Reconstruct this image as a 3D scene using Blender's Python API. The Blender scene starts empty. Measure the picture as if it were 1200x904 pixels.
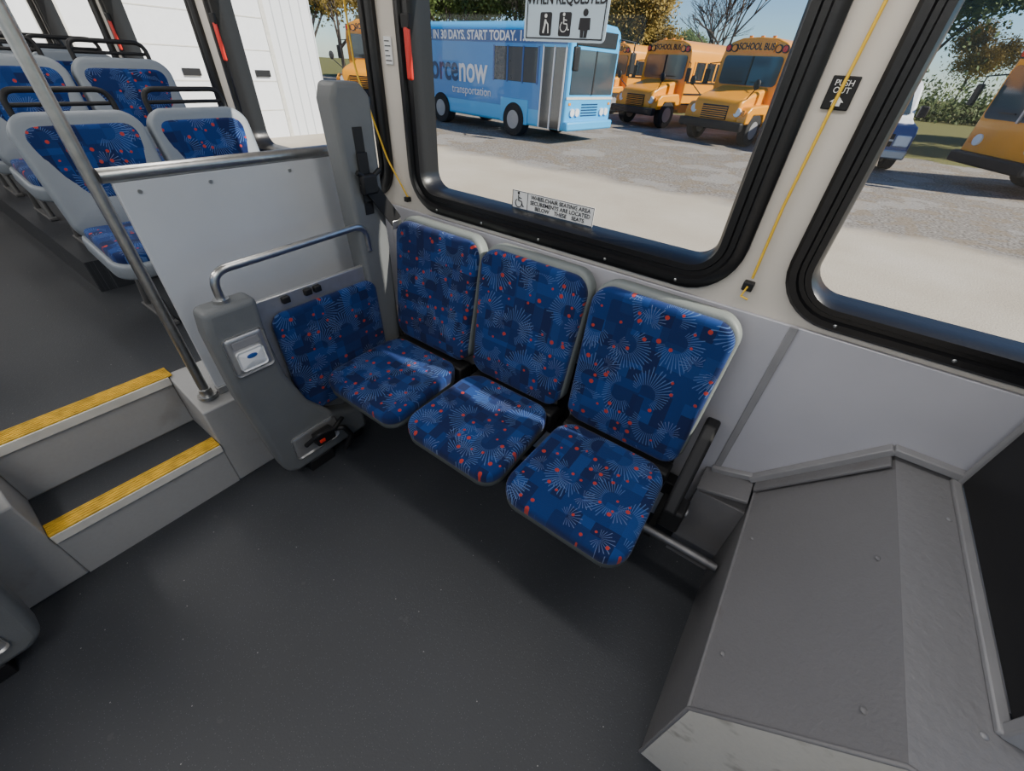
import bpy, math, random
from mathutils import Vector, Matrix, Quaternion
random.seed(7)
SC=bpy.context.scene
COL=SC.collection
ROOTS=[]
# ------------------------------------------------------------ helpers
def root(name,loc=(0,0,0),rz=0.0,auto=True):
    e=bpy.data.objects.new(name,None); COL.objects.link(e)
    e.empty_display_size=0.1
    e.location=loc; e.rotation_euler=(0,0,rz)
    if auto: ROOTS.append(e)
    return e
def addobj(name,verts,faces,mat,parent=None,smooth=False,bevel=0,seg=2,loc=None,rot=None,sharp=35):
    me=bpy.data.meshes.new(name); me.from_pydata([tuple(v) for v in verts],[],faces); me.update()
    import bmesh
    bm=bmesh.new(); bm.from_mesh(me); bmesh.ops.recalc_face_normals(bm,faces=bm.faces); bm.to_mesh(me); bm.free()
    o=bpy.data.objects.new(name,me); COL.objects.link(o)
    if mat: me.materials.append(mat)
    if parent: o.parent=parent
    if loc: o.location=loc
    if rot is not None:
        o.rotation_euler=rot
    if bevel>0:
        m=o.modifiers.new('bevel','BEVEL'); m.width=bevel; m.segments=seg; m.limit_method='ANGLE'; m.angle_limit=math.radians(30)
        smooth=True
    if smooth:
        me.polygons.foreach_set('use_smooth',[True]*len(me.polygons))
        try: me.set_sharp_from_angle(angle=math.radians(sharp))
        except Exception: pass
    return o
def box(name,a,b,mat,parent=None,bevel=0,seg=2):
    x0,y0,z0=a;x1,y1,z1=b
    v=[(x0,y0,z0),(x1,y0,z0),(x1,y1,z0),(x0,y1,z0),(x0,y0,z1),(x1,y0,z1),(x1,y1,z1),(x0,y1,z1)]
    f=[(0,3,2,1),(4,5,6,7),(0,1,5,4),(1,2,6,5),(2,3,7,6),(3,0,4,7)]
    return addobj(name,v,f,mat,parent,bevel=bevel,seg=seg)
def prism(name,out,plane,a0,a1,mat,parent=None,bevel=0,seg=2,smooth=False):
    n=len(out)
    def m(p,a):
        if plane=='yz': return (a,p[0],p[1])
        if plane=='xz': return (p[0],a,p[1])
        return (p[0],p[1],a)
    v=[m(p,a0) for p in out]+[m(p,a1) for p in out]
    f=[tuple(range(n)),tuple(range(2*n-1,n-1,-1))]
    for i in range(n):
        j=(i+1)%n; f.append((i,j,n+j,n+i))
    return addobj(name,v,f,mat,parent,bevel=bevel,seg=seg,smooth=smooth)
def rr(w,h,r,n=8):
    r=max(r,0.0005); P=[]
    for k,(sx,sz) in enumerate([(1,1),(-1,1),(-1,-1),(1,-1)]):
        cx=sx*(w/2-r); cz=sz*(h/2-r)
        for i in range(n+1):
            a=math.radians(90*k+90*i/n)
            P.append((cx+r*math.cos(a),cz+r*math.sin(a)))
    return P
def fillet(pts,r,n=6):
    P=[Vector(p) for p in pts]; out=[P[0]]
    for i in range(1,len(P)-1):
        a=(P[i-1]-P[i]); b=(P[i+1]-P[i]); la=a.length; lb=b.length
        a.normalize(); b.normalize()
        ang=a.angle(b)
        d=min(r/math.tan(ang/2) if ang>0.01 else 0, la*0.49, lb*0.49)
        p0=P[i]+a*d; p2=P[i]+b*d
        for k in range(n+1):
            t=k/n
            out.append(p0*(1-t)**2+P[i]*2*t*(1-t)+p2*t*t)
    out.append(P[-1]); return out
def tube(name,pts,r,mat,parent=None,n=12,fr=0,rads=None):
    P=fillet(pts,fr) if fr>0 else [Vector(p) for p in pts]
    V=[];F=[]
    d=(P[1]-P[0]).normalized()
    u=d.orthogonal().normalized()
    for i,p in enumerate(P):
        if i==0: t=(P[1]-P[0])
        elif i==len(P)-1: t=(P[-1]-P[-2])
        else: t=(P[i+1]-P[i]).normalized()+(P[i]-P[i-1]).normalized()
        t.normalize()
        u=(u-t*u.dot(t)).normalized(); w=t.cross(u)
        rr_=rads[i] if rads else r
        for k in range(n):
            a=2*math.pi*k/n
            V.append(p+(u*math.cos(a)+w*math.sin(a))*rr_)
    for i in range(len(P)-1):
        for k in range(n):
            k2=(k+1)%n
            F.append((i*n+k,i*n+k2,(i+1)*n+k2,(i+1)*n+k))
    F.append(tuple(range(n-1,-1,-1))); L=(len(P)-1)*n; F.append(tuple(range(L,L+n)))
    return addobj(name,V,F,mat,parent,smooth=True,sharp=50)
def cyl(name,c,axis,r,depth,mat,parent=None,n=28,bevel=0):
    c=Vector(c); ax=Vector(axis).normalized()
    p0=c-ax*depth/2; p1=c+ax*depth/2
    o=tube(name,[p0,p1],r,mat,parent,n=n)
    if bevel:
        m=o.modifiers.new('b','BEVEL'); m.width=bevel; m.segments=2; m.limit_method='ANGLE'
    return o
def pad(name,w,h,t,r,mat,parent,loc,rot,crown=0.012,fn=None,n=8):
    prof=[(0.012,0),(0.003,0.004),(0,0.012),(0,t-0.016),(0.003,t-0.007),(0.009,t-0.002),(0.018,t)]
    rings=[]
    for ins,z in prof:
        rings.append([(x,y,z) for x,y in rr(w-2*ins,h-2*ins,max(r-ins,.004),n)])
    b=rr(w-.036,h-.036,max(r-.018,.004),n)
    for s in (.93,.84,.7,.55,.4,.25,.1):
        rings.append([(x*s,y*s,t+crown*(1-s*s)) for x,y in b])
    N=len(b); V=[p for R in rings for p in R]; F=[]
    for k in range(len(rings)-1):
        for i in range(N):
            j=(i+1)%N; F.append((k*N+i,k*N+j,(k+1)*N+j,(k+1)*N+i))
    F.append(tuple(range(N-1,-1,-1))); L=(len(rings)-1)*N; F.append(tuple(range(L,L+N)))
    if fn: V=[fn(*p) for p in V]
    return addobj(name,V,F,mat,parent,smooth=True,loc=loc,rot=rot,sharp=60)
def sphere(name,c,r,mat,parent=None,sc=(1,1,1),n=12):
    V=[];F=[];m=n
    for i in range(1,n):
        th=math.pi*i/n
        for k in range(2*m):
            a=math.pi*k/m
            V.append((c[0]+r*sc[0]*math.sin(th)*math.cos(a),c[1]+r*sc[1]*math.sin(th)*math.sin(a),c[2]+r*sc[2]*math.cos(th)))
    top=len(V);V.append((c[0],c[1],c[2]+r*sc[2]));bot=len(V);V.append((c[0],c[1],c[2]-r*sc[2]))
    M=2*m
    for i in range(n-2):
        for k in range(M):
            F.append((i*M+k,(i+1)*M+k,(i+1)*M+(k+1)%M,i*M+(k+1)%M))
    for k in range(M):
        F.append((top,k,(k+1)%M)); F.append((bot,(n-2)*M+(k+1)%M,(n-2)*M+k))
    return addobj(name,V,F,mat,parent,smooth=True,sharp=80)
def text(name,s,loc,xd,yd,size,mat,parent=None,align='CENTER',ext=0.001,sx=1.0,bold=0.0):
    cu=bpy.data.curves.new(name,'FONT'); cu.body=s; cu.size=size; cu.extrude=ext
    cu.align_x=align; cu.align_y='CENTER'; cu.offset=bold; cu.space_line=0.85
    o=bpy.data.objects.new(name,cu); COL.objects.link(o); cu.materials.append(mat)
    X=Vector(xd).normalized();Y=Vector(yd).normalized();Z=X.cross(Y)
    M=Matrix((X,Y,Z)).transposed()
    o.rotation_euler=M.to_euler(); o.location=loc; o.scale=(sx,1,1)
    if parent:o.parent=parent
    return o
# ------------------------------------------------------------ materials
def mat(name,col,rough=.5,metal=0,var=0.0,vscale=8,bump=0,bscale=60,spec=.5,coat=0):
    m=bpy.data.materials.new(name); m.use_nodes=True; nt=m.node_tree; N=nt.nodes; L=nt.links
    b=N['Principled BSDF']; b.inputs['Roughness'].default_value=rough; b.inputs['Metallic'].default_value=metal
    b.inputs['Specular IOR Level'].default_value=spec; b.inputs['Coat Weight'].default_value=coat
    tc=N.new('ShaderNodeTexCoord')
    nz=N.new('ShaderNodeTexNoise'); nz.inputs['Scale'].default_value=vscale; nz.inputs['Detail'].default_value=6
    L.new(tc.outputs['Object'],nz.inputs['Vector'])
    r=N.new('ShaderNodeValToRGB')
    v=var if var>0 else 0.03
    r.color_ramp.elements[0].position=.3; r.color_ramp.elements[1].position=.7
    r.color_ramp.elements[0].color=(*[c*(1-v) for c in col],1); r.color_ramp.elements[1].color=(*[min(1,c*(1+v)) for c in col],1)
    L.new(nz.outputs['Fac'],r.inputs['Fac']); L.new(r.outputs['Color'],b.inputs['Base Color'])
    if bump>0:
        n2=N.new('ShaderNodeTexNoise'); n2.inputs['Scale'].default_value=bscale; n2.inputs['Detail'].default_value=3
        L.new(tc.outputs['Object'],n2.inputs['Vector'])
        bp=N.new('ShaderNodeBump'); bp.inputs['Strength'].default_value=bump; bp.inputs['Distance'].default_value=.004
        L.new(n2.outputs['Fac'],bp.inputs['Height']); L.new(bp.outputs['Normal'],b.inputs['Normal'])
    return m
class NG:
    def __init__(s,m): s.N=m.node_tree.nodes; s.L=m.node_tree.links
    def val(s,i,v):
        if hasattr(v,'is_output') or isinstance(v,bpy.types.NodeSocket): s.L.new(v,i)
        else: i.default_value=v
    def math(s,op,a,b=0.0,c=0.0):
        n=s.N.new('ShaderNodeMath'); n.operation=op; s.val(n.inputs[0],a); s.val(n.inputs[1],b)
        if op in('SMOOTH_MIN','MULTIPLY_ADD'): s.val(n.inputs[2],c)
        return n.outputs[0]
    def mix(s,f,a,b):
        n=s.N.new('ShaderNodeMix'); n.data_type='RGBA'; s.val(n.inputs[0],f); s.val(n.inputs[6],a); s.val(n.inputs[7],b); return n.outputs[2]
    def sep(s,v):
        n=s.N.new('ShaderNodeSeparateXYZ'); s.L.new(v,n.inputs[0]); return n.outputs
    def comb(s,x,y,z=0.0):
        n=s.N.new('ShaderNodeCombineXYZ'); s.val(n.inputs[0],x); s.val(n.inputs[1],y); s.val(n.inputs[2],z); return n.outputs[0]
    def vor(s,v,scale,rnd=1.0,metric='EUCLIDEAN'):
        n=s.N.new('ShaderNodeTexVoronoi'); n.voronoi_dimensions='2D'; n.distance=metric
        s.L.new(v,n.inputs['Vector']); n.inputs['Scale'].default_value=scale; n.inputs['Randomness'].default_value=rnd; return n
    def noise(s,v,scale,detail=3):
        n=s.N.new('ShaderNodeTexNoise'); s.L.new(v,n.inputs['Vector']); n.inputs['Scale'].default_value=scale; n.inputs['Detail'].default_value=detail; return n.outputs['Fac']
def fabric():
    m=bpy.data.materials.new('seat_fabric'); m.use_nodes=True; g=NG(m); N=g.N; b=N['Principled BSDF']
    tc=N.new('ShaderNodeTexCoord'); oi=N.new('ShaderNodeObjectInfo')
    x,y,z=g.sep(tc.outputs['Object'])
    off=g.math('MULTIPLY',oi.outputs['Random'],7.3)
    X=g.math('ADD',x,off); Y=g.math('ADD',y,g.math('MULTIPLY',off,1.7))
    P=g.comb(X,Y)
    # square woven patches
    pv=g.vor(P,24,.12,'CHEBYCHEV'); pr=g.sep(pv.outputs['Color'])
    pv2=g.vor(P,11,.15,'CHEBYCHEV'); pr2=g.sep(pv2.outputs['Color'])
    c=g.mix(g.math('MULTIPLY',g.math('GREATER_THAN',pr[0],.66),.75),(0.006,0.030,0.145,1),(0.005,0.010,0.050,1))
    c=g.mix(g.math('MULTIPLY',g.math('GREATER_THAN',pr[1],.72),.65),c,(0.010,0.055,0.23,1))
    c=g.mix(g.math('MULTIPLY',g.math('GREATER_THAN',pr2[0],.68),.6),c,(0.005,0.012,0.064,1))
    def burst(c,P,scale,nr,r0,r1,thr,col,half=-.15,op=.7,skip=.2):
        v=g.vor(P,scale,.75)
        px,py,pz=g.sep(v.outputs['Position'])
        ax,ay,_=g.sep(P)
        dx=g.math('SUBTRACT',ax,px); dy=g.math('SUBTRACT',ay,py)
        ln=g.math('SQRT',g.math('ADD',g.math('MULTIPLY',dx,dx),g.math('MULTIPLY',dy,dy)))
        an=g.math('ARCTAN2',dy,dx)
        cr=g.sep(v.outputs['Color'])
        ray=g.math('GREATER_THAN',g.math('SINE',g.math('MULTIPLY',an,float(nr))),thr)
        inner=g.math('GREATER_THAN',ln,r0)
        ph=g.math('SINE',g.math('ADD',an,g.math('MULTIPLY',cr[0],6.28)))
        vary=g.math('MULTIPLY_ADD',g.math('SINE',g.math('MULTIPLY',an,float(nr)*0.37)),.12*r1,r1)
        vary=g.math('MULTIPLY',vary,g.math('MULTIPLY_ADD',ph,.35,.75))
        outer=g.math('LESS_THAN',ln,vary)
        hm=g.math('GREATER_THAN',ph,half)
        k=g.math('MULTIPLY',g.math('MULTIPLY',ray,inner),g.math('MULTIPLY',outer,hm))
        k=g.math('MULTIPLY',k,g.math('GREATER_THAN',cr[1],skip))
        return g.mix(g.math('MULTIPLY',k,op),c,col)
    c=burst(c,P,7.0,44,.034,.088,.70,(0.10,0.20,0.44,1),-.30,.70,.12)
    P2=g.comb(g.math('ADD',X,3.37),g.math('ADD',Y,1.91))
    c=burst(c,P2,9.5,22,.006,.044,.84,(0.18,0.25,0.44,1),-.5,.65,.42)
    dv=g.vor(P,23,.9); dc=g.sep(dv.outputs['Color'])
    rad=g.math('MULTIPLY_ADD',dc[1],.10,.085)
    dot=g.math('MULTIPLY',g.math('LESS_THAN',dv.outputs['Distance'],rad),g.math('GREATER_THAN',dc[0],.64))
    c=g.mix(g.math('MULTIPLY',dot,.92),c,(0.46,0.045,0.022,1))
    fz=g.noise(tc.outputs['Object'],420,2)
    c2=g.mix(g.math('MULTIPLY',fz,.40),c,(0.016,0.022,0.05,1))
    g.L.new(c2,b.inputs['Base Color']); b.inputs['Roughness'].default_value=1.0; b.inputs['Specular IOR Level'].default_value=.12
    b.inputs['Sheen Weight'].default_value=.10
    bp=N.new('ShaderNodeBump'); bp.inputs['Strength'].default_value=.35; bp.inputs['Distance'].default_value=.002
    g.L.new(fz,bp.inputs['Height']); g.L.new(bp.outputs['Normal'],b.inputs['Normal'])
    return m
def floor_mat():
    m=bpy.data.materials.new('speckled_vinyl'); m.use_nodes=True; g=NG(m); b=g.N['Principled BSDF']
    tc=g.N.new('ShaderNodeTexCoord'); o=tc.outputs['Object']
    n=g.noise(o,2.2,5)
    c=g.mix(n,(0.022,0.025,0.030,1),(0.038,0.042,0.050,1))
    v=g.vor(o,150,1); vc=g.sep(v.outputs['Color'])
    d=g.math('MULTIPLY',g.math('LESS_THAN',v.outputs['Distance'],.14),g.math('GREATER_THAN',vc[0],.84))
    c=g.mix(g.math('MULTIPLY',d,.24),c,(0.34,0.36,0.38,1))
    st=g.noise(o,14,9)
    stm=g.math('MULTIPLY',g.math('GREATER_THAN',st,.71),.12)
    c=g.mix(stm,c,(0.16,0.155,0.15,1))
    fine=g.noise(o,240,2); c=g.mix(g.math('MULTIPLY',fine,.35),c,(0.014,0.016,0.019,1))
    # scattered grit
    v2=g.vor(o,9,1); v2c=g.sep(v2.outputs['Color'])
    d2=g.math('MULTIPLY',g.math('LESS_THAN',v2.outputs['Distance'],.016),g.math('GREATER_THAN',v2c[0],.75))
    c=g.mix(g.math('MULTIPLY',d2,.55),c,(0.40,0.40,0.38,1))
    g.L.new(c,b.inputs['Base Color'])
    b.inputs['Roughness'].default_value=.52
    bp=g.N.new('ShaderNodeBump'); bp.inputs['Strength'].default_value=.3; bp.inputs['Distance'].default_value=.002
    g.L.new(g.noise(o,160,2),bp.inputs['Height']); g.L.new(bp.outputs['Normal'],b.inputs['Normal'])
    return m
def glass_mat(name,tint=(.95,.97,.96,1),gl=.03):
    m=bpy.data.materials.new(name); m.use_nodes=True; N=m.node_tree.nodes; L=m.node_tree.links
    for n in list(N): N.remove(n)
    out=N.new('ShaderNodeOutputMaterial'); t=N.new('ShaderNodeBsdfTransparent'); t.inputs[0].default_value=tint
    gl_=N.new('ShaderNodeBsdfGlossy'); gl_.inputs['Roughness'].default_value=.02
    mx=N.new('ShaderNodeMixShader'); mx.inputs[0].default_value=gl
    L.new(t.outputs[0],mx.inputs[1]); L.new(gl_.outputs[0],mx.inputs[2]); L.new(mx.outputs[0],out.inputs[0])
    return m
def ground_mat():
    m=bpy.data.materials.new('lot_ground'); m.use_nodes=True; g=NG(m); b=g.N['Principled BSDF']
    tc=g.N.new('ShaderNodeTexCoord'); o=tc.outputs['Object']; x,y,z=g.sep(o)
    n1=g.noise(o,.7,8); n2=g.noise(o,60,4)
    k=g.math('MULTIPLY',g.math('SUBTRACT',n1,.35),2.5)
    k2=g.math('MULTIPLY',g.math('SUBTRACT',n2,.3),2.4)
    conc=g.mix(k,(0.46,0.40,0.31,1),(0.58,0.52,0.43,1)); conc=g.mix(g.math('MULTIPLY',k2,.45),conc,(0.34,0.29,0.22,1))
    n3=g.noise(o,20,8); n4=g.noise(o,2.5,8)
    k3=g.math('MULTIPLY',g.math('SUBTRACT',n3,.3),2.4)
    gv=g.mix(k3,(0.08,0.07,0.06,1),(0.38,0.345,0.30,1)); gv=g.mix(g.math('MULTIPLY',g.math('GREATER_THAN',n4,.54),.45),gv,(0.22,0.165,0.10,1))
    gv=g.mix(g.math('MULTIPLY',g.math('GREATER_THAN',n1,.57),.4),gv,(0.36,0.345,0.32,1))
    gr=g.mix(k3,(0.05,0.07,0.02,1),(0.24,0.21,0.08,1))
    edge=g.math('ADD',y,g.math('MULTIPLY',g.math('SUBTRACT',n1,.5),2.0))
    bl=g.math('MINIMUM',g.math('MAXIMUM',g.math('MULTIPLY',g.math('SUBTRACT',g.math('ADD',edge,g.math('MULTIPLY',n3,.8)),9.2),1.6),0.0),1.0)
    c=g.mix(bl,conc,gv)
    c=g.mix(g.math('GREATER_THAN',g.math('ADD',edge,g.math('MULTIPLY',n3,2.0)),30.0),c,gr)
    gx=g.math('MULTIPLY',g.math('GREATER_THAN',g.math('ADD',edge,n3),21.5),g.math('GREATER_THAN',g.math('ADD',x,n3),1.0))
    c=g.mix(gx,c,gr)
    g.L.new(c,b.inputs['Base Color']); b.inputs['Roughness'].default_value=.95; b.inputs['Specular IOR Level'].default_value=.1
    bp=g.N.new('ShaderNodeBump'); bp.inputs['Strength'].default_value=.35; bp.inputs['Distance'].default_value=.02
    g.L.new(g.noise(o,45,4),bp.inputs['Height']); g.L.new(bp.outputs['Normal'],b.inputs['Normal'])
    return m
def siding_mat():
    m=bpy.data.materials.new('white_siding'); m.use_nodes=True; g=NG(m); b=g.N['Principled BSDF']
    tc=g.N.new('ShaderNodeTexCoord'); x,y,z=g.sep(tc.outputs['Object'])
    w=g.math('FRACT',g.math('MULTIPLY',y,4.0)); k=g.math('LESS_THAN',w,.12)
    c=g.mix(k,(0.74,0.75,0.76,1),(0.45,0.46,0.48,1)); g.L.new(c,b.inputs['Base Color']); b.inputs['Roughness'].default_value=.5
    return m
def worn(name,col,wear,thr=.62,sc=9,bump=.3,bs=120,rough=.6,op=.5):
    m=bpy.data.materials.new(name); m.use_nodes=True; g=NG(m); b=g.N['Principled BSDF']
    tc=g.N.new('ShaderNodeTexCoord'); o=tc.outputs['Object']
    n=g.noise(o,3,5); c=g.mix(n,(*[k*.88 for k in col],1),(*[k*1.10 for k in col],1))
    nn=g.noise(o,sc,12)
    k=g.math('MINIMUM',g.math('MAXIMUM',g.math('MULTIPLY',g.math('SUBTRACT',nn,thr),14.0),0.0),1.0); c=g.mix(g.math('MULTIPLY',k,op),c,(*wear,1))
    fine=g.noise(o,90,4); c=g.mix(g.math('MULTIPLY',fine,.18),c,(*wear,1))
    g.L.new(c,b.inputs['Base Color']); b.inputs['Roughness'].default_value=rough
    bp=g.N.new('ShaderNodeBump'); bp.inputs['Strength'].default_value=bump; bp.inputs['Distance'].default_value=.003
    g.L.new(g.noise(o,bs,3),bp.inputs['Height']); g.L.new(bp.outputs['Normal'],b.inputs['Normal'])
    return m
FAB=fabric(); FLOOR=floor_mat(); GLASS=glass_mat('window_glass'); GROUND=ground_mat(); SIDING=siding_mat()
BLACK=mat('black_rubber',(.006,.006,.007),.34,bump=.1,bscale=90)
BLKP=mat('black_plastic',(.010,.010,.011),.55,spec=.35)
STEEL=mat('brushed_steel',(.48,.48,.47),.33,1.0,var=.1,vscale=40)
DSTEEL=mat('dull_steel',(.16,.16,.165),.5,.9,var=.15,vscale=30)
ALU=mat('aluminium',(.50,.50,.50),.45,.85,var=.06,vscale=30)
SHELL=mat('grey_seat_shell',(.165,.185,.18),.55,var=.05,bump=.15,bscale=200)
PAN=mat('grey_seat_pan',(.06,.068,.07),.6,var=.05,bump=.15,bscale=200)
SHELLR=mat('grey_rear_seat_shell',(.19,.215,.24),.5,var=.05,bump=.15,bscale=200)
SLABM=mat('grey_moulded_plastic',(.125,.133,.137),.55,var=.06,bump=.2,bscale=220)
WALLU=mat('wall_upper_panel',(.62,.575,.51),.55,var=.04,vscale=3)
WALLL=mat('wall_lower_panel',(.42,.42,.46),.55,var=.05,vscale=4,bump=.05)
PANELM=mat('modesty_laminate',(.52,.54,.57),.32,var=.05,vscale=4)
RISER=worn('step_riser_metal',(.33,.33,.325),(.16,.145,.125),.60,5,.08,80,.55,.35)
YEL=mat('yellow_nosing',(.60,.36,.02),.6,var=.3,vscale=25,bump=.5,bscale=150)
WHT=mat('white_strip',(.62,.60,.54),.5,var=.1,vscale=12)
HOUS=worn('housing_grey_paint',(.150,.150,.158),(.10,.085,.075),.66,6,.35,130,.5,.35)
HOUS2=worn('housing_textured_top',(.195,.195,.205),(.11,.10,.10),.66,6,.9,60,.55,.35)
HOUSF=worn('housing_worn_front',(.50,.48,.43),(.20,.18,.15),.54,9,.4,90,.7,.6)
TRIMG=mat('grey_trim',(.24,.24,.25),.5,var=.08,vscale=10)
CEIL=mat('ceiling_panel',(.70,.69,.66),.6)
RED=mat('red_plastic',(.65,.03,.02),.4)
YCORD=mat('yellow_cord',(.80,.50,.03),.5)
SIGNW=mat('sign_white',(.75,.76,.76),.5)
SIGNB=mat('sign_backlit_blue',(.50,.62,.72),.5)  # daylight behind the translucent sticker, put into the plate colour
INK=mat('black_ink',(.015,.015,.02),.6)
WINK=mat('white_ink',(.85,.85,.85),.6)
BADGE=mat('blue_badge',(.02,.08,.30),.3)
SCHY=mat('school_bus_yellow',(.88,.34,.006),.35,var=.05,vscale=2,coat=.3)
VGLASS=mat('vehicle_glass',(.02,.028,.035),.08,spec=.8)
VGLASS2=mat('vehicle_glass_light',(.04,.06,.075),.1,spec=.8)
TYRE=mat('tyre',(.015,.015,.015),.85)
HUB=mat('wheel_hub',(.35,.35,.36),.5,.4)
BLUE1=mat('bus_light_blue',(.05,.42,.82),.35,var=.06,vscale=.6,coat=.3)
BLUE3=mat('bus_mid_blue',(.03,.24,.60),.35,var=.06,vscale=.6,coat=.3)
BLUE2=mat('bus_navy',(.015,.09,.30),.35,coat=.3)
NAVY=mat('navy_lettering',(.008,.04,.12),.4)
VANB=mat('van_blue',(.02,.06,.22),.3,coat=.4)
VANW=mat('van_white',(.85,.87,.88),.35,coat=.3)
AMB=mat('amber_lens',(.9,.30,.01),.25)
REDL=mat('red_lens',(.6,.01,.01),.25)
LENS=mat('headlight_lens',(.75,.78,.80),.1)
BARK=mat('bark',(.07,.052,.04),.9,var=.3,vscale=6,bump=.6,bscale=20)
LEAFG=mat('leaf_green',(.070,.105,.018),.8,var=.5,vscale=.8)
LEAFY=mat('leaf_autumn',(.26,.18,.03),.8,var=.5,vscale=.8)
DOORW=mat('overhead_door_white',(.78,.79,.80),.5,var=.03)
WDK=mat('dark_metal_trim',(.10,.10,.10),.5)

# ------------------------------------------------------------ camera
H=1.55
cam=bpy.data.cameras.new('camera'); cam.lens=14.28; cam.sensor_width=36; cam.clip_start=.02; cam.clip_end=500
co=bpy.data.objects.new('camera',cam); COL.objects.link(co)
R=Matrix(((0.8067,-0.4001,0.4349),(0.5885,0.4790,-0.6514),(0.0523,0.7813,0.6219)))
q=R.to_quaternion(); q.normalize()
co.location=(0,0,H); co.rotation_mode='QUATERNION'; co.rotation_quaternion=q
SC.camera=co

# ------------------------------------------------------------ room shell
W=1.30
BAYS=[(-6.90,-5.55),(-5.55,-4.20),(-4.20,-2.85),(-2.85,-1.505),(-1.505,-0.05),(-0.05,1.42),(1.42,2.85)]
WINX=[(-6.83,-5.60),(-5.50,-4.26),(-4.14,-2.91),(-2.79,-1.56),(-1.45,-0.11),(-0.004,1.36),(1.48,2.75)]
ZB,ZT=1.030,1.98
ZTOP=2.25
def build_side(s,label,skip=()):
    V=[];F=[]
    n=8
    def quadstrip(A,B):
        b0=len(V); V.extend(A); V.extend(B); N=len(A)
        for i in range(N):
            j=(i+1)%N; F.append((b0+i,b0+j,b0+N+j,b0+N+i))
    for bi,((x0,x1),(wx0,wx1)) in enumerate(zip(BAYS,WINX)):
        if bi in skip: continue
        ins=.02; fk=.80 if bi==5 else 1.0
        cx=(wx0+wx1)/2; cz=(ZB+ZT)/2; w=wx1-wx0-2*ins; h=ZT-ZB-2*ins; r=.13
        hole=[(cx+a,cz+b) for a,b in rr(w,h,r,n)]
        outer=[]
        corners=[(x1,ZTOP),(x0,ZTOP),(x0,-.02),(x1,-.02)]
        for k in range(4):
            ps=hole[k*(n+1)]; pe=hole[k*(n+1)+n]; c=corners[k]
            if k==0: a=(x1,ps[1]); e=(pe[0],ZTOP)
            elif k==1: a=(ps[0],ZTOP); e=(x0,pe[1])
            elif k==2: a=(x0,ps[1]); e=(pe[0],-.02)
            else: a=(ps[0],-.02); e=(x1,pe[1])
            for i in range(n+1):
                t=i/n
                if t<=.5: u=t*2; outer.append((a[0]*(1-u)+c[0]*u,a[1]*(1-u)+c[1]*u))
                else: u=t*2-1; outer.append((c[0]*(1-u)+e[0]*u,c[1]*(1-u)+e[1]*u))
        for yy in (W,W+.07):
            quadstrip([(a,s*yy,b) for a,b in hole],[(a,s*yy,b) for a,b in outer])
        quadstrip([(a,s*W,b) for a,b in hole],[(a,s*(W+.07),b) for a,b in hole])
        # frame
        rt=root('window')
        prof=[(0,W+.002),(0,W-.016),(.010,W-.024),(.030,W-.024),(.036,W-.012),(.050,W-.012),(.054,W-.020),(.072,W-.020),(.080,W-.008),(.086,W+.03),(.086,W+.075),(0,W+.075)]
        PV=[];PF=[];w=wx1-wx0;h=ZT-ZB
        for ins,yy in prof:
            ins*=fk
            PV.extend([(cx+a,s*yy,cz+b) for a,b in rr(w-2*ins,h-2*ins,.15-ins,n)])
        NN=4*(n+1);K=len(prof)
        for k in range(K):
            k2=(k+1)%K
            for i in range(NN):
                j=(i+1)%NN; PF.append((k*NN+i,k*NN+j,k2*NN+j,k2*NN+i))
        addobj('frame',PV,PF,BLACK,rt,smooth=True,sharp=40)
        gp=[(cx+a,cz+b) for a,b in rr(w-.16*fk,h-.16*fk,.07,n)]
        addobj('glass',[(a,s*(W+.045),b) for a,b in gp],[tuple(range(len(gp)))],GLASS,rt)
        for fx in (.12,.3,.5,.7,.88):
            for zz in (ZB+.02,ZT-.02):
                sphere('screw',(wx0+w*fx,s*(W-.025),zz),.005,STEEL,rt,sc=(1,.5,1),n=6)
    addobj('wall_'+label,V,F,WALLU)
build_side(1,'left')
build_side(-1,'right',skip=(5,))
box('wall_rear',(-6.97,-1.37,-.02),(-6.90,1.37,ZTOP),WALLU)
# front wall with windshield opening
rt=root('wall_front')
box('lower_panel',(2.85,-1.37,-.02),(2.92,1.37,.95),WALLU,rt)
box('header',(2.85,-1.37,1.9),(2.92,1.37,ZTOP),WALLU,rt)
for yy in (-1.37,-.03,1.31): box('post',(2.85,yy,.95),(2.92,yy+.06,1.9),BLKP,rt)
box('windshield_glass',(2.875,-1.3,.96),(2.885,1.3,1.89),GLASS,rt)
box('ceiling',(-6.97,-1.37,ZTOP),(2.92,1.37,ZTOP+.06),CEIL)
box('floor',(-1.64,-1.37,-.06),(2.92,1.37,0),FLOOR)
rt=root('door_1')
box('header',(-.05,-1.37,2.05),(1.42,-1.30,ZTOP),WALLU,rt)
box('jamb_rear',(-.05,-1.37,0),(.02,-1.30,2.05),BLKP,rt)
box('jamb_front',(1.35,-1.37,0),(1.42,-1.30,2.05),BLKP,rt)
box('leaf',(1.37,-1.98,.02),(1.41,-1.40,2.03),BLKP,rt,bevel=.01)
box('leaf_rear',(-.02,-1.98,.02),(.02,-1.40,2.03),BLKP,rt,bevel=.01)
rt=root('floor_raised_platform')
box('deck',(-6.90,-1.30,.44),(-1.881,1.30,.48),FLOOR,rt)
box('deck_edge',(-1.881,-.268,.44),(-1.86,.268,.48),FLOOR,rt)
box('riser_top',(-1.878,-.268,.238),(-1.863,.268,.44),RISER,rt)
rt=root('wall_lining')
box('lining_panel',(-1.60,1.285,0),(2.84,1.2995,1.012),WALLL,rt,bevel=.003)
box('lining_panel_rear',(-6.9,1.285,.48),(-1.60,1.2995,1.012),WALLL,rt,bevel=.003)
box('seam_strip',(.068,1.279,.02),(.090,1.286,1.012),TRIMG,rt,bevel=.002)
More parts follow.
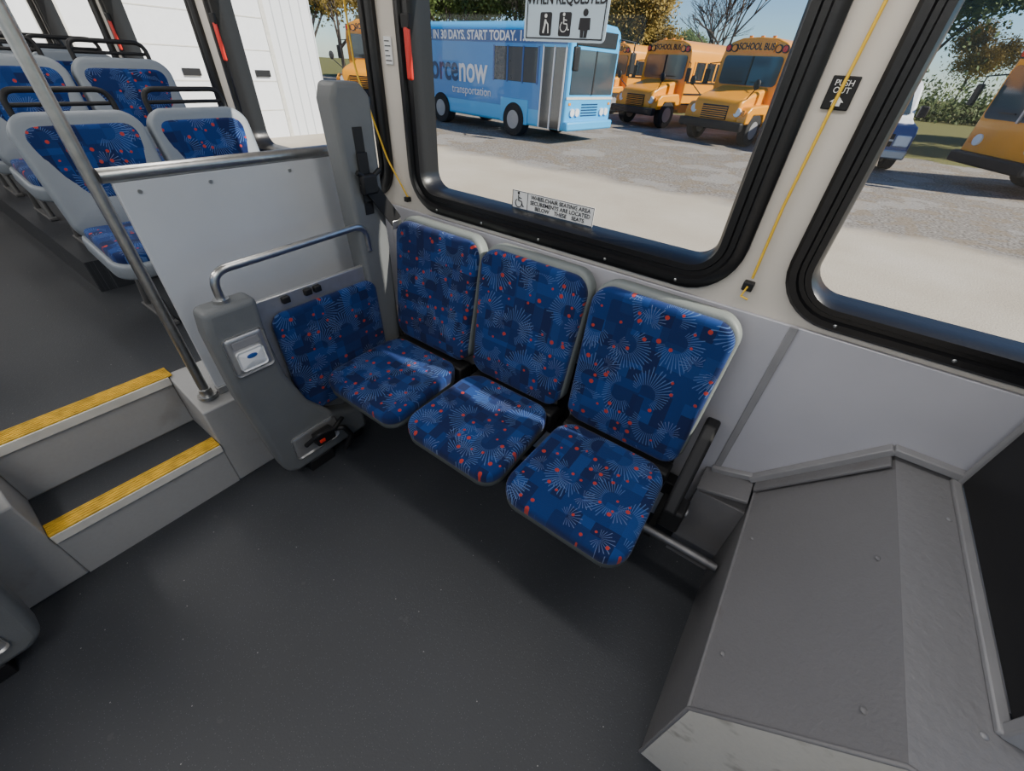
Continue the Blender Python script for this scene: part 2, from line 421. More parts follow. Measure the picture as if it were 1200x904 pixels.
# ------------------------------------------------------------ steps
rt=root('aisle_steps')
box('lower_riser',(-1.648,-.269,0),(-1.63,.269,.215),RISER,rt)
box('lower_tread',(-1.862,-.269,.215),(-1.628,.269,.236),FLOOR,rt)
box('lower_nosing',(-1.688,-.268,.235),(-1.622,.268,.243),YEL,rt,bevel=.002)
for k in range(5): box('nosing_rib',(-1.684+k*.012,-.266,.242),(-1.680+k*.012,.266,.2455),YEL,rt)
box('lower_edge_strip',(-1.632,-.268,.200),(-1.618,.268,.236),WHT,rt,bevel=.002)
box('upper_nosing',(-1.925,-.28,.479),(-1.853,.283,.487),YEL,rt,bevel=.002)
for k in range(6): box('nosing_rib',(-1.920+k*.0115,-.278,.486),(-1.916+k*.0115,.281,.4895),YEL,rt)
box('upper_edge_strip',(-1.862,-.268,.444),(-1.848,.268,.480),WHT,rt,bevel=.002)
for s in (1,-1):
    rt=root('step_side_ledge')
    out=[(-1.63,0),(-1.63,.405),(-1.88,.482),(-1.88,0)]
    a0,a1=(.27,1.283) if s>0 else (-1.283,-.27)
    prism('ledge',out,'xz',a0,a1,RISER,rt,bevel=.006)
# ------------------------------------------------------------ stanchion + modesty panel
for s in (1,-1):
    rt=root('stanchion_pole')
    PX,PY=-1.69,.326*s
    tube('pole',[(PX,PY,.425),(PX,PY,2.248)],.0165,STEEL,rt,n=20)
    cyl('flange',(PX,PY,.434),(-.03,0,1),.034,.012,STEEL,rt)
    cyl('collar',(PX,PY,.455),(0,0,1),.022,.03,STEEL,rt)
    cyl('top_flange',(PX,PY,2.243),(0,0,1),.038,.012,STEEL,rt)
    rt=root('modesty_panel')
    y0,y1=(.365,1.25) if s>0 else (-1.25,-.365)
    box('panel',(-1.70,y0,.44),(-1.682,y1,1.215),PANELM,rt,bevel=.003)
    box('bottom_channel',(-1.71,y0,.425),(-1.672,y1,.455),ALU,rt,bevel=.002)
    tube('top_rail',[(-1.69,.345*s,1.235),(-1.69,1.27*s,1.235)],.020,STEEL,rt,n=16)
    for k in (.42,.62,.9,1.15):
        for zz in (.50,1.185): cyl('rivet',(-1.680,k*s,zz),(1,0,0),.006,.004,STEEL,rt,n=10)
# ------------------------------------------------------------ wheelchair restraint unit
def restraint(s,name):
    rt=root(name)
    def Y(o): return [(p[0]*s,p[1]) for p in o]
    out=[(.36,.885),(.53,.885),(.522,.72),(.535,.55),(.585,.38),(.67,.26),(.82,.19),(.825,.06),(.44,.055),(.40,.09),(.385,.2),(.352,.53),(.348,.80)]
    prism('arm_housing',Y(out),'yz',-1.505,-1.415,SLABM,rt,bevel=.022,seg=4)
    box('backing_panel',(-1.50,min(.50*s,1.03*s),.22),(-1.478,max(.50*s,1.03*s),.835),ALU,rt,bevel=.004)
    bp=pad('fabric_pad',.47,.49,.035,.05,FAB,rt,(-1.48,.80*s,.53),None,crown=.01,fn=(lambda x,y,z:(x+.04*(y<0)*(-y)*s,y,z)))
    bp.rotation_euler=Matrix(((0,0,1),(1,0,0),(0,1,0))).to_euler()
    for yy in (.63,.72,.76): box('clip',(-1.485,min(yy*s,(yy+.03)*s),.80),(-1.462,max(yy*s,(yy+.03)*s),.825),BLKP,rt,bevel=.004)
    tw=[(.985,1.42),(1.005,1.47),(1.11,1.47),(1.145,1.43),(1.145,.9),(1.135,.28),(1.03,.28),(1.005,.7)]
    prism('belt_tower',Y(tw),'yz',-1.555,-1.455,SLABM,rt,bevel=.016,seg=4)
    box('tower_slot',(-1.456,min(1.045*s,1.085*s),1.04),(-1.452,max(1.045*s,1.085*s),1.34),BLKP,rt,bevel=.001)
    tube('grab_rail',[(-1.46,.44*s,.87),(-1.46,.44*s,.985),(-1.46,.62*s,.99),(-1.46,1.03*s,1.005),(-1.46,1.035*s,.90)],.0135,STEEL,rt,n=16,fr=.07)
    cyl('rail_flange',(-1.46,.44*s,.890),(0,0,1),.024,.012,STEEL,rt)
    tube('belt_guide',[(-1.435,1.02*s,1.20),(-1.43,1.07*s,1.17),(-1.43,1.12*s,1.20)],.009,BLKP,rt,fr=.02)
    box('belt_strap_upper',(-1.450,min(1.04*s,1.085*s),1.09),(-1.442,max(1.04*s,1.085*s),1.26),BLKP,rt,bevel=.002)
    v=[(-1.44,1.025*s,1.16),(-1.44,1.08*s,1.18),(-1.435,1.20*s,1.01),(-1.435,1.15*s,.98)]
    v2=[(a+.006,b,c) for a,b,c in v]
    addobj('belt_strap_lower',v+v2,[(0,1,2,3),(4,7,6,5),(0,4,5,1),(1,5,6,2),(2,6,7,3),(3,7,4,0)],BLKP,rt)
    box('belt_anchor',(-1.45,min(1.03*s,1.10*s),1.12),(-1.42,max(1.03*s,1.10*s),1.19),BLKP,rt,bevel=.008)
    box('belt_tongue',(-1.44,min(1.15*s,1.20*s),.965),(-1.428,max(1.15*s,1.20*s),1.0),STEEL,rt,bevel=.003)
    Mx=Matrix(((0,0,1),(1,0,0),(0,1,0))).to_euler()
    pad('latch_bezel',.135,.155,.012,.016,ALU,rt,(-1.418,.442*s,.705),Mx,crown=-.004)
    pad('latch_paddle',.092,.075,.012,.012,SIGNW,rt,(-1.410,.442*s,.685),Mx,crown=.004)
    sphere('badge',(-1.395,.442*s,.700),.015,BADGE,rt,sc=(.2,1.2,.6))
    box('latch_recess',(-1.409,min(.398*s,.486*s),.733),(-1.4055,max(.398*s,.486*s),.762),TRIMG,rt,bevel=.002)
    pad('buckle_plate',.21,.125,.008,.02,ALU,rt,(-1.418,.560*s,.185),Mx,crown=0)
    box('buckle_body',(-1.41,min(.54*s,.63*s),.165),(-1.365,max(.54*s,.63*s),.225),BLKP,rt,bevel=.008)
    box('buckle_button',(-1.368,min(.55*s,.575*s),.188),(-1.358,max(.55*s,.575*s),.203),RED,rt,bevel=.002)
    tube('buckle_strap',[(-1.38,.62*s,.21),(-1.34,.66*s,.22),(-1.35,.69*s,.14),(-1.375,.66*s,.06)],.012,BLKP,rt,fr=.02)
    tube('buckle_strap_loop',[(-1.39,.50*s,.195),(-1.35,.55*s,.25),(-1.35,.62*s,.235),(-1.37,.68*s,.245)],.010,BLKP,rt,fr=.02)
    box('foot',(-1.49,min(.50*s,.62*s),0),(-1.42,max(.50*s,.62*s),.06),BLKP,rt,bevel=.004)
    box('foot_outer',(-1.50,min(.74*s,.80*s),0),(-1.44,max(.74*s,.80*s),.07),BLKP,rt,bevel=.004)
    box('tower_leg',(-1.54,min(1.05*s,1.12*s),0),(-1.47,max(1.05*s,1.12*s),.30),BLKP,rt,bevel=.004)
    return rt
restraint(1,'wheelchair_restraint_barrier')
restraint(-1,'wheelchair_restraint_barrier')
# ------------------------------------------------------------ flip seats
def cushfn(w,h):
    def f(x,y,z):
        t=(y/h+.5)
        k=1.0-.07*t**2
        zz=z - .022*max(0,.25-t)*4*.6 + .006*math.cos(x/w*math.pi*2)*(-1 if z>.02 else 0)
        return (x*k,y - .018*(abs(x)/(w/2))**2.2*(1-t),zz)
    return f
def backfn(w,h):
    def f(x,y,z):
        t=(y/h+.5)
        k=.95+.07*t
        zz=z+.022*math.exp(-((t-.22)/.22)**2)*(1 if z>.02 else .6)+.018*(abs(x)/(w/2))**2*(.3+.7*t)
        return (x*k,y-.012*(abs(x)/(w/2))**2.5*t,zz)
    return f
def flip_seat(cx,dy=0):
    rt=root('flip_seat')
    w=.446
    pad('seat_cushion',w,.415,.045,.085,FAB,rt,(cx,.893+dy,.425),(math.radians(2),0,0),crown=.006,fn=cushfn(w,.415))
    pad('seat_pan',w-.004,.412,.035,.085,PAN,rt,(cx,.895+dy,.398),(math.radians(2),0,0),crown=0,fn=cushfn(w,.412))
    pad('back_cushion',w,.532,.04,.060,FAB,rt,(cx,1.186,.742),(math.radians(82),0,0),crown=.004,fn=backfn(w,.535))
    pad('back_shell',w+.010,.548,.056,.068,SHELL,rt,(cx+.003,1.230,.747),(math.radians(82),0,0),crown=0,fn=backfn(w,.555))
    box('hinge_bar',(cx-.210,1.075,.375),(cx+.210,1.150,.466),BLKP,rt,bevel=.008)
    for sx in (-.17,.17):
        box('bracket',(cx+sx-.012,.95,.33),(cx+sx+.012,1.284,.395),BLKP,rt,bevel=.004)
        box('wall_bracket',(cx+sx-.03,1.262,.30),(cx+sx+.03,1.285,.60),BLKP,rt,bevel=.004)
    return rt
for cx,dy in ((-.262,0),(-.735,.005),(-1.208,-.01)): flip_seat(cx,dy)
rt=root('flip_seat_frame')
box('beam',(-1.42,1.17,.27),(.02,1.23,.34),BLKP,rt,bevel=.006)
tube('cross_tube',[(-1.40,1.0,.255),(.205,1.0,.255)],.0165,DSTEEL,rt,n=18)
tube('cross_tube_lower',[(-.06,1.03,.225),(.205,1.03,.225)],.012,BLKP,rt,n=14)
for xx in (-1.36,-.72,-.03):
    prism('leg',[(.98,.24),(1.02,.24),(1.23,.30),(1.28,.02),(1.284,.0),(1.24,0),(1.19,.25)],'yz',xx-.012,xx+.012,BLKP,rt,bevel=.004)
prism('side_arm',[(.975,.41),(1.02,.37),(1.13,.46),(1.225,.63),(1.215,.67),(1.16,.67),(1.08,.56)],'yz',-.020,.024,BLKP,rt,bevel=.010,seg=3)
box('side_latch',(-.02,1.0,.30),(.05,1.09,.40),BLKP,rt,bevel=.01)
cyl('pivot',(.03,1.05,.37),(1,0,0),.020,.05,DSTEEL,rt)
# ------------------------------------------------------------ wheel well housing
rt=root('wheel_well_housing')
YF,YBk=.48,1.284
prof=[(.213,0),(.213,.438),(.45,.745),(.572,.745)]
def strip(name,p,q,mt,y0=YF,y1=YBk,th=.012):
    dx,dz=q[0]-p[0],q[1]-p[1]; l=math.hypot(dx,dz); nx,nz=dz/l,-dx/l
    out=[p,q,(q[0]+nx*th,q[1]+nz*th),(p[0]+nx*th,p[1]+nz*th)]
    return prism(name,out,'xz',y0,y1,mt,rt)
strip('side_face',prof[0],prof[1],HOUS)
strip('sloped_face',prof[1],prof[2],HOUS)
strip('top_face',prof[2],prof[3],HOUS2)
box('top_face_outer',(.572,YF,.733),(1.30,.63,.745),HOUS2,rt)
prism('front_face',[(.215,0),(.215,.436),(.45,.742),(1.30,.742),(1.30,0)],'xz',YF-.004,YF+.010,HOUSF,rt,bevel=.002)
tube('slope_seam',[(.213,YF,.438),(.213,YBk,.438)],.005,HOUS,rt,n=8)
tube('front_seam',[(.213,YF,.0),(.213,YF,.438),(.45,YF,.742),(1.3,YF,.742)],.005,HOUS,rt,n=8)
def rim(p,q,th,y0,y1,mt,nm='wall_rim'):
    dx,dz=q[0]-p[0],q[1]-p[1]; l=math.hypot(dx,dz); nx,nz=-dz/l,dx/l
    prism(nm,[p,q,(q[0]+nx*th,q[1]+nz*th),(p[0]+nx*th,p[1]+nz*th)],'xz',y0,y1,mt,rt,bevel=.003)
rim((.05,.385),(.205,.43),.014,1.16,1.285,HOUS,'ledge')
rim((.07,.40),(.205,.448),.022,1.262,1.285,TRIMG)
rim((.195,.44),(.445,.762),.022,1.255,1.285,TRIMG)
rim((.435,.757),(.60,.757),.022,1.255,1.285,TRIMG)
rim((.21,.445),(.442,.748),.010,1.215,1.262,HOUS,'rim_flange')
box('ledge_front',(.05,1.16,.0),(.212,1.21,.385),HOUS,rt)
for (yy,f) in ((.62,.12),(1.0,.1),(.55,.85),(.9,.9)):
    x=.213+(.45-.213)*f; z=.438+(.745-.438)*f
    sphere('bolt_head',(x-.001,yy,z+.001),.007,HOUS,rt,sc=(1,1,.5),n=6)
for yy in (.6,1.1): sphere('bolt_head',(.552,yy,.746),.006,TRIMG,rt,sc=(1,1,.5),n=6)
rt=root('driver_barrier')
box('panel',(.585,.635,.757),(.61,1.25,1.45),BLKP,rt,bevel=.004)
box('edge_trim_bottom',(.566,.615,.745),(.586,1.262,.757),TRIMG,rt,bevel=.003)
box('edge_trim_front',(.572,.612,.745),(.612,.635,1.46),TRIMG,rt,bevel=.004)
box('edge_trim_back',(.578,1.25,.745),(.612,1.268,1.46),TRIMG,rt,bevel=.004)
box('edge_trim_top',(.578,.612,1.45),(.612,1.268,1.468),TRIMG,rt,bevel=.004)
# ------------------------------------------------------------ rear seats
def bus_seat(x,y,zf,handle=True):
    rt=root('bus_passenger_seat',(x,y,zf),math.radians(90),auto=False)
    w=.43
    pad('seat_cushion',w-.02,.42,.045,.07,FAB,rt,(0,-.02,.355),(math.radians(3),0,0),crown=.008,fn=cushfn(w,.42))
    pad('seat_pan',w+.015,.47,.06,.09,SHELLR,rt,(0,-.01,.305),(math.radians(3),0,0),crown=0,fn=cushfn(w,.47))
    pad('back_cushion',w-.035,.40,.035,.05,FAB,rt,(0,.212,.575),(math.radians(74),0,0),crown=.006)
    pad('back_shell',w+.015,.49,.065,.08,SHELLR,rt,(0,.255,.570),(math.radians(74),0,0),crown=0,fn=backfn(w,.49))
    if handle:
        tube('grab_handle',[(-.17,.31,.76),(-.17,.33,.885),(.17,.33,.885),(.17,.31,.76)],.011,BLKP,rt,fr=.05)
        tube('grab_handle_lower',[(-.165,.33,.835),(.165,.33,.835)],.008,BLKP,rt)
    return rt
def seat_legs(x,s,zf):
    rt=root('seat_pedestal')
    box('beam',(x-.06,min(.38*s,1.28*s),zf+.24),(x+.0,max(.38*s,1.28*s),zf+.30),ALU,rt,bevel=.005)
    for yy in (.46,):
        tube('leg_front',[(x+.0,yy*s,zf+.27),(x+.10,yy*s,zf+.01)],.017,WDK,rt)
        tube('leg_rear',[(x-.05,yy*s,zf+.27),(x-.16,yy*s,zf+.01)],.017,WDK,rt)
        box('leg_foot',(x-.20,yy*s-.02,zf),(x+.14,yy*s+.02,zf+.018),WDK,rt,bevel=.004)
rows=[(-2.40,.48),(-3.15,.64),(-3.9,.64),(-4.65,.64),(-5.4,.64)]
box('floor_rear_plinth',(-6.9,.36,.48),(-2.90,1.28,.64),FLOOR)
box('floor_rear_plinth.001',(-6.9,-1.28,.48),(-2.90,-.36,.64),FLOOR)
for (x,zf) in rows:
    for s in (1,-1):
        bus_seat(x,.565*s,zf); bus_seat(x,1.03*s,zf)
        seat_legs(x,s,zf)
# ------------------------------------------------------------ pull cords, handles, labels
rt=root('yellow_pull_cord')
tube('cord',[(-.055,1.292,2.22),(-.052,1.290,1.75),(-.066,1.289,1.5),(-.074,1.288,1.3),(-.072,1.288,1.11)],.0035,YCORD,rt,n=8,fr=.1)
box('clip',(-.088,1.274,1.075),(-.060,1.299,1.10),BLKP,rt,bevel=.003)
tube('tail',[(-.074,1.275,1.09),(-.08,1.27,1.06),(-.06,1.27,1.055)],.003,YCORD,rt,n=6)
rt=root('yellow_pull_cord')
tube('cord',[(-1.60,1.24,2.22),(-1.66,1.245,1.75),(-1.66,1.25,1.5),(-1.56,1.272,1.2),(-1.475,1.29,1.06)],.0035,YCORD,rt,n=8,fr=.25)
box('clip',(-1.488,1.275,1.045),(-1.466,1.299,1.065),BLKP,rt,bevel=.003)
rt=root('window_release_label')
box('plate',(-.088,1.294,1.505),(-.036,1.2995,1.565),BLKP,rt,bevel=.002)
text('lettering','PUSH\nOUT',(-.062,1.293,1.546),(1,0,0),(0,0,1),.015,WINK,rt,ext=.0004)
prism('arrow',[(-.070,1.512),(-.054,1.512),(-.054,1.519),(-.049,1.519),(-.062,1.530),(-.075,1.519),(-.070,1.519)],'xz',1.292,1.294,WINK,rt)
rt=root('window_instruction_label')
box('plate',(-1.530,1.295,1.52),(-1.490,1.2995,1.60),SIGNW,rt,bevel=.001)
for k in range(5): box('print_line',(-1.526,1.2940,1.530+k*.014),(-1.495-.006*(k%3),1.2952,1.533+k*.014),INK,rt)
for hx in (-1.375,-2.71,-4.06):
    rt=root('window_release_handle')
    box('handle',(hx-.012,1.262,1.48),(hx+.014,1.275,1.63),RED,rt,bevel=.006)
    box('hinge',(hx-.02,1.262,1.62),(hx+.02,1.276,1.66),BLKP,rt,bevel=.004)
rt=root('wheelchair_seating_decal')
DY=W+.041
x0,x1,z0,z1=-.950,-.608,1.118,1.180
box('backing',(x0,DY,z0),(x1,DY+.002,z1),SIGNW,rt)
for a,b in (((x0,z0),(x1,z0+.002)),((x0,z1-.002),(x1,z1)),((x0,z0),(x0+.002,z1)),((x1-.002,z0),(x1,z1)),((x0+.068,z0),(x0+.070,z1))):
    box('border',(a[0],DY-.001,a[1]),(b[0],DY,b[1]),INK,rt)
for i,sx_ in enumerate(('WHEELCHAIR SEATING AREA','SECUREMENTS ARE LOCATED','BELOW    THESE    SEATS')):
    text('lettering_%d'%(i+1),sx_,(x0+.206,DY-.0015,z1-.0135-.0178*i),(1,0,0),(0,0,1),.0185,INK,rt,ext=.0003,bold=.0003)
def wheelchair(rt,cx,cz,s,y,m):
    cyl('symbol_head',(cx-.004*s,y,cz+.040*s),(0,1,0),.0065*s,.001,m,rt,n=16)
    t=.0028*s
    tube('symbol_body',[(cx-.004*s,y,cz+.030*s),(cx-.002*s,y,cz+.006*s),(cx+.016*s,y,cz+.004*s),(cx+.024*s,y,cz-.018*s),(cx+.030*s,y,cz-.016*s)],t,m,rt,n=6)
    tube('symbol_arm',[(cx-.002*s,y,cz+.020*s),(cx+.014*s,y,cz+.018*s)],t*.8,m,rt,n=6)
    pts=[(cx-.002*s+.019*s*math.cos(a),y,cz-.006*s+.019*s*math.sin(a)) for a in [math.radians(120+i*15) for i in range(17)]]
    tube('symbol_wheel',pts,t*.8,m,rt,n=6)
wheelchair(rt,x0+.031,(z0+z1)/2-.007,.75,DY-.001,INK)
rt=root('priority_seating_sign')
sx0,sx1,sz0,sz1=-.938,-.665,1.604,1.885
def rpl(name,a,b,c,d,y0,y1,r,m):
    o=[((a+b)/2+p[0],(c+d)/2+p[1]) for p in rr(b-a,d-c,r,5)]
    prism(name,o,'xz',y0,y1,m,rt)
rpl('plate',sx0,sx1,sz0,sz1,DY,DY+.002,.012,SIGNB)
for a,b in (((sx0+.008,sz0+.006),(sx1-.008,sz0+.009)),((sx0+.008,sz1-.011),(sx1-.008,sz1-.008)),((sx0+.008,sz0+.006),(sx0+.011,sz1-.008)),((sx1-.011,sz0+.006),(sx1-.008,sz1-.008))):
    box('border',(a[0],DY-.001,a[1]),(b[0],DY,b[1]),INK,rt)
for i,s_ in enumerate(('PLEASE OFFER','THESE SEATS TO','ELDERLY OR DISABLED','WHEN REQUESTED')):
    text('lettering_%d'%(i+1),s_,((sx0+sx1)/2,DY-.0015,1.853-.048*i if i<3 else 1.696),(1,0,0),(0,0,1),(.032,.030,.022,.0325)[i],INK,rt,ext=.0004,bold=.0006,sx=.90)
for k,cx in enumerate((-.862,-.797)):
    rpl('pictogram_tile',cx-.020,cx+.020,1.617,1.669,DY-.001,DY,.005,INK)
    if k==0:
        cyl('figure_head',(cx,DY-.0015,1.661),(0,1,0),.0045,.001,SIGNW,rt,n=14)
        tube('figure_body',[(cx,DY-.0015,1.653),(cx-.002,DY-.0015,1.639),(cx-.006,DY-.0015,1.623)],.003,SIGNW,rt,n=6)
        tube('figure_arm_cane',[(cx,DY-.0015,1.650),(cx+.009,DY-.0015,1.642),(cx+.011,DY-.0015,1.623)],.0018,SIGNW,rt,n=6)
    else: wheelchair(rt,cx-.002,1.641,.58,DY-.0015,SIGNW)
cx=-.733
cyl('person_head',(cx,DY-.001,1.668),(0,1,0),.008,.001,INK,rt,n=18)
prism('person_body',[(cx-.016,1.657),(cx+.016,1.657),(cx+.018,1.632),(cx+.012,1.632),(cx+.010,1.615),(cx+.001,1.615),(cx+.001,1.630),(cx-.001,1.630),(cx-.001,1.615),(cx-.010,1.615),(cx-.012,1.632),(cx-.018,1.632)],'xz',DY-.0015,DY,INK,rt)
for s in (1,-1):
    for x in (-5.2,-2.6,-.1):
        rt=root('ceiling_fill_light')  # unseen overhead fixtures, added as fill to brighten the interior
        box('housing',(x-1.0,s*.80-.09,2.205),(x+1.0,s*.80+.09,2.249),ALU,rt,bevel=.006)
        ld=bpy.data.lights.new('fill_lamp','AREA'); ld.shape='RECTANGLE'; ld.size=1.9; ld.size_y=.14; ld.energy=(12 if s>0 else 27); ld.color=(1,.97,.93)
        lo=bpy.data.objects.new('fill_lamp',ld); COL.objects.link(lo); lo.parent=rt; lo.location=(x,s*.80,2.20)
# ============================================================ OUTSIDE
GZ=-.35
addobj('ground',[(-150,-120,GZ),(150,-120,GZ),(150,160,GZ),(-150,160,GZ)],[(0,1,2,3)],GROUND)
def wheel(rt,x,y,r,wd):
    cyl('tyre',(x,y,r),(1,0,0),r,wd,TYRE,rt,n=32,bevel=.03)
    cyl('hub',(x,y,r),(1,0,0),r*.55,wd+.02,HUB,rt,n=24)
def school_bus(loc,deg,flat=False):
    rt=root('school_bus',(loc[0],loc[1],GZ),math.radians(deg),auto=False)
    D=-1.5 if flat else 0.0
    out=[(-1.2,.55),(-1.2,2.35),(-1.14,2.66),(-.95,2.86),(-.6,2.97),(0,3.0),(.6,2.97),(.95,2.86),(1.14,2.66),(1.2,2.35),(1.2,.55)]
    prism('body',out,'xz',1.5+D,9.2,SCHY,rt,bevel=.05,seg=3)
    if not flat:
        hood=[(0.0,.62),(-.03,1.10),(.06,1.30),(.35,1.42),(1.55,1.68),(1.55,.62)]
        prism('hood',hood,'yz',-.86,.86,SCHY,rt,bevel=.10,seg=4)
    for s in (-1,1):
        if not flat:
            prism('fender',[(.05,.66),(.05,1.0),(.25,1.16),(1.35,1.22),(1.52,1.0),(1.52,.66),(1.3,.66),(1.2,.92),(.5,.92),(.32,.66)],'yz',s*.80,s*1.16,SCHY,rt,bevel=.05,seg=3)
        wheel(rt,s*1.03 if flat else s*1.0,2.0 if flat else .82,.48,.38 if flat else .28); wheel(rt,s*1.02,7.0,.48,.38)
        cyl('headlight',(s*.80,.0 if flat else .03,.98),(0,1,0),.13,.10,LENS,rt,bevel=.02)
        box('turn_signal',(s*1.0-.06,-.03 if flat else .02,.9),(s*1.0+.06,.06,1.06),AMB,rt,bevel=.01)
        box('window_band',(s*1.202-.01,1.9+D*.8,1.70),(s*1.202+.01,8.9,2.30),VGLASS,rt)
        for k in range(10 if not flat else 12): box('window_post',(s*1.212-.012,1.85+D*.8+k*.74-(.05 if flat else 0),1.68),(s*1.212+.012,1.95+D*.8+k*.74-(.05 if flat else 0),2.32),SCHY,rt)
        for zz in (.85,1.2,1.6): box('rub_rail',(s*1.21-.015,1.55+D,zz),(s*1.21+.015,9.15,zz+.055),BLKP,rt)
        if not flat:
            tube('mirror_arm',[(s*.85,.25,1.35),(s*1.12,.05,1.62),(s*1.15,.05,1.75)],.018,BLKP,rt)
            sphere('crossview_mirror',(s*1.15,.02,1.75),.13,BLKP,rt,sc=(.8,.5,1.1))
        tube('side_mirror_arm',[(s*1.15,1.5+D,2.3),(s*1.42,1.25+D,2.25),(s*1.42,1.25+D,1.7)],.018,BLKP,rt)
        box('side_mirror',(s*1.42-.10,1.2+D,1.65),(s*1.42+.10,1.28+D,2.1),BLKP,rt,bevel=.03)
        for k,m_ in enumerate((AMB,REDL)):
            xx=s*(.76+.22*k)
            cyl('light_hood',(xx,1.46+D,2.70),(0,1,0),.11,.06,BLKP,rt); cyl('warning_light',(xx,1.43+D,2.70),(0,1,0),.08,.03,m_,rt)
        box('wiper',(s*.4-.25,1.43+D,1.55 if flat else 1.78),(s*.4+.25,1.45+D,1.58 if flat else 1.81),BLKP,rt)
    box('bumper',(-1.17,-.22,.46),(1.17,.02,.72),BLKP,rt,bevel=.05)
    if not flat:
        box('grille',(-.48,-.05,.74),(.48,.01,1.14),BLKP,rt,bevel=.02)
        for k in range(6): box('grille_bar',(-.46,-.065,.77+k*.06),(.46,-.045,.79+k*.06),SCHY,rt)
        prism('windshield',rr(2.06,.80,.12,5),'xz',0,.03,VGLASS2,rt).location=(0,1.465,2.1)
        box('windshield_post',(-.025,1.44,1.7),(.025,1.47,2.5),BLKP,rt)
    else:
        prism('windshield',rr(2.2,1.05,.12,5),'xz',0,.03,VGLASS2,rt).location=(0,-.02,1.95)
        box('windshield_post',(-.03,-.05,1.4),(.03,0,2.5),ALU,rt)
        box('door_glass',(-1.222,.15,.70),(-1.19,.95,2.35),VGLASS2,rt)
        for k in (.12,.53,.94): box('door_stile',(-1.235,k,.62),(-1.20,k+.05,2.40),BLKP,rt)
    prism('destination_cap',rr(1.25,.25,.05,5),'xz',0,.04,SCHY,rt).location=(0,1.43+D,2.74)
    text('lettering','SCHOOL BUS',(0,1.42+D,2.74),(1,0,0),(0,0,1),.25,INK,rt,ext=.002,bold=.006,sx=.82)
    for k in (-.4,0,.4): box('marker_light',(k-.05,1.6+D,2.98),(k+.05,1.68+D,3.04),AMB,rt)
    return rt
school_bus((-4.25,17.8),-16)
school_bus((-8.2,20.3),-18)
school_bus((-12.4,24.0),-18)
school_bus((-17.5,13.4),26)
school_bus((2.95,16.0),-62,True)
th=math.radians(82)
rt=root('transit_bus',(-6.95,13.65,GZ),th,auto=False)
out=[(-1.2,.36),(-1.2,2.60),(-1.12,2.76),(-.9,2.87),(0,2.90),(.9,2.87),(1.12,2.76),(1.2,2.60),(1.2,.36)]
prism('body',out,'xz',0,7.9,BLUE1,rt,bevel=.07,seg=4)
for s in (-1,1):
    box('roof_band',(s*1.203-.01,.15,2.36),(s*1.203+.01,7.8,2.66),BLUE2,rt,bevel=.004)
    box('side_wrap',(s*1.202-.008,1.02,.80),(s*1.202+.008,7.8,2.36),BLUE3,rt,bevel=.004)
    box('window_band',(s*1.207-.01,1.15,1.45),(s*1.207+.01,3.0,2.28),VGLASS,rt,bevel=.01)
    for k in (1.15,1.75,2.4,3.0): box('window_post',(s*1.216-.01,k-.03,1.42),(s*1.216+.01,k+.03,2.30),BLUE2,rt)
    box('wheel_arch',(s*1.208-.012,1.45,.36),(s*1.208+.012,2.65,1.02),BLUE1,rt,bevel=.05)
    wheel(rt,s*1.07,2.05,.46,.34); wheel(rt,s*1.07,5.75,.46,.36)
    tube('mirror_arm',[(s*1.1,-.02,2.6),(s*1.42,-.35,2.55),(s*1.42,-.35,2.3)],.025,BLKP,rt)
    box('mirror',(s*1.42-.12,-.40,1.8),(s*1.42+.12,-.32,2.32),BLKP,rt,bevel=.03)
    cyl('headlight',(s*.88,-.02,.82),(0,1,0),.10,.06,LENS,rt); cyl('headlight_inner',(s*.64,-.02,.82),(0,1,0),.10,.06,LENS,rt)
    box('marker',(s*1.02-.05,-.02,1.0),(s*1.02+.05,.01,1.06),AMB,rt)
box('door_recess',(-1.215,.12,.38),(-1.195,.98,2.30),VGLASS,rt)
for k in (.12,.53,.94): box('door_stile',(-1.235,k,.36),(-1.20,k+.05,2.34),WINK,rt,bevel=.008)
box('door_header',(-1.235,.1,2.30),(-1.20,1.0,2.36),BLUE1,rt)
box('windshield',(-1.08,-.02,1.25),(1.08,.02,2.28),VGLASS2,rt,bevel=.05)
box('windshield_post',(-.03,-.03,1.25),(.03,.01,2.28),BLKP,rt)
box('destination_sign',(-.95,-.025,2.36),(.95,.01,2.72),BLKP,rt,bevel=.03)
box('bumper',(-1.2,-.14,.36),(1.2,.05,.60),BLUE1,rt,bevel=.05)
for k in range(5): box('grille_slot',(-.42,-.012,.72+k*.07),(.42,.01,.75+k*.07),NAVY,rt)
box('belt_line',(-1.19,-.012,1.14),(1.19,.01,1.20),WHT,rt)
text('lettering_band','CDL IN 30 DAYS. START TODAY. 1.800',(-1.220,4.0,2.51),(0,-1,0),(0,0,1),.32,WINK,rt,ext=.003,bold=.008)
text('lettering_name','workforce',(-1.222,4.75,1.62),(0,-1,0),(0,0,1),1.0,NAVY,rt,align='RIGHT',ext=.003,bold=.018,sx=.80)
text('lettering_name_end','now',(-1.224,4.72,1.62),(0,-1,0),(0,0,1),1.0,WINK,rt,align='LEFT',ext=.003,bold=.018,sx=.80)
text('lettering_sub','transportation',(-1.222,4.1,1.08),(0,-1,0),(0,0,1),.34,WINK,rt,ext=.003)
rt=root('passenger_van',(.35,16.6,GZ),math.radians(10),auto=False)
prism('body',[(0,.35),(0,.95),(.12,1.10),(.95,1.28),(1.55,1.98),(1.9,2.10),(5.3,2.10),(5.45,1.9),(5.5,.35)],'yz',-.98,.98,VANW,rt,bevel=.10,seg=4)
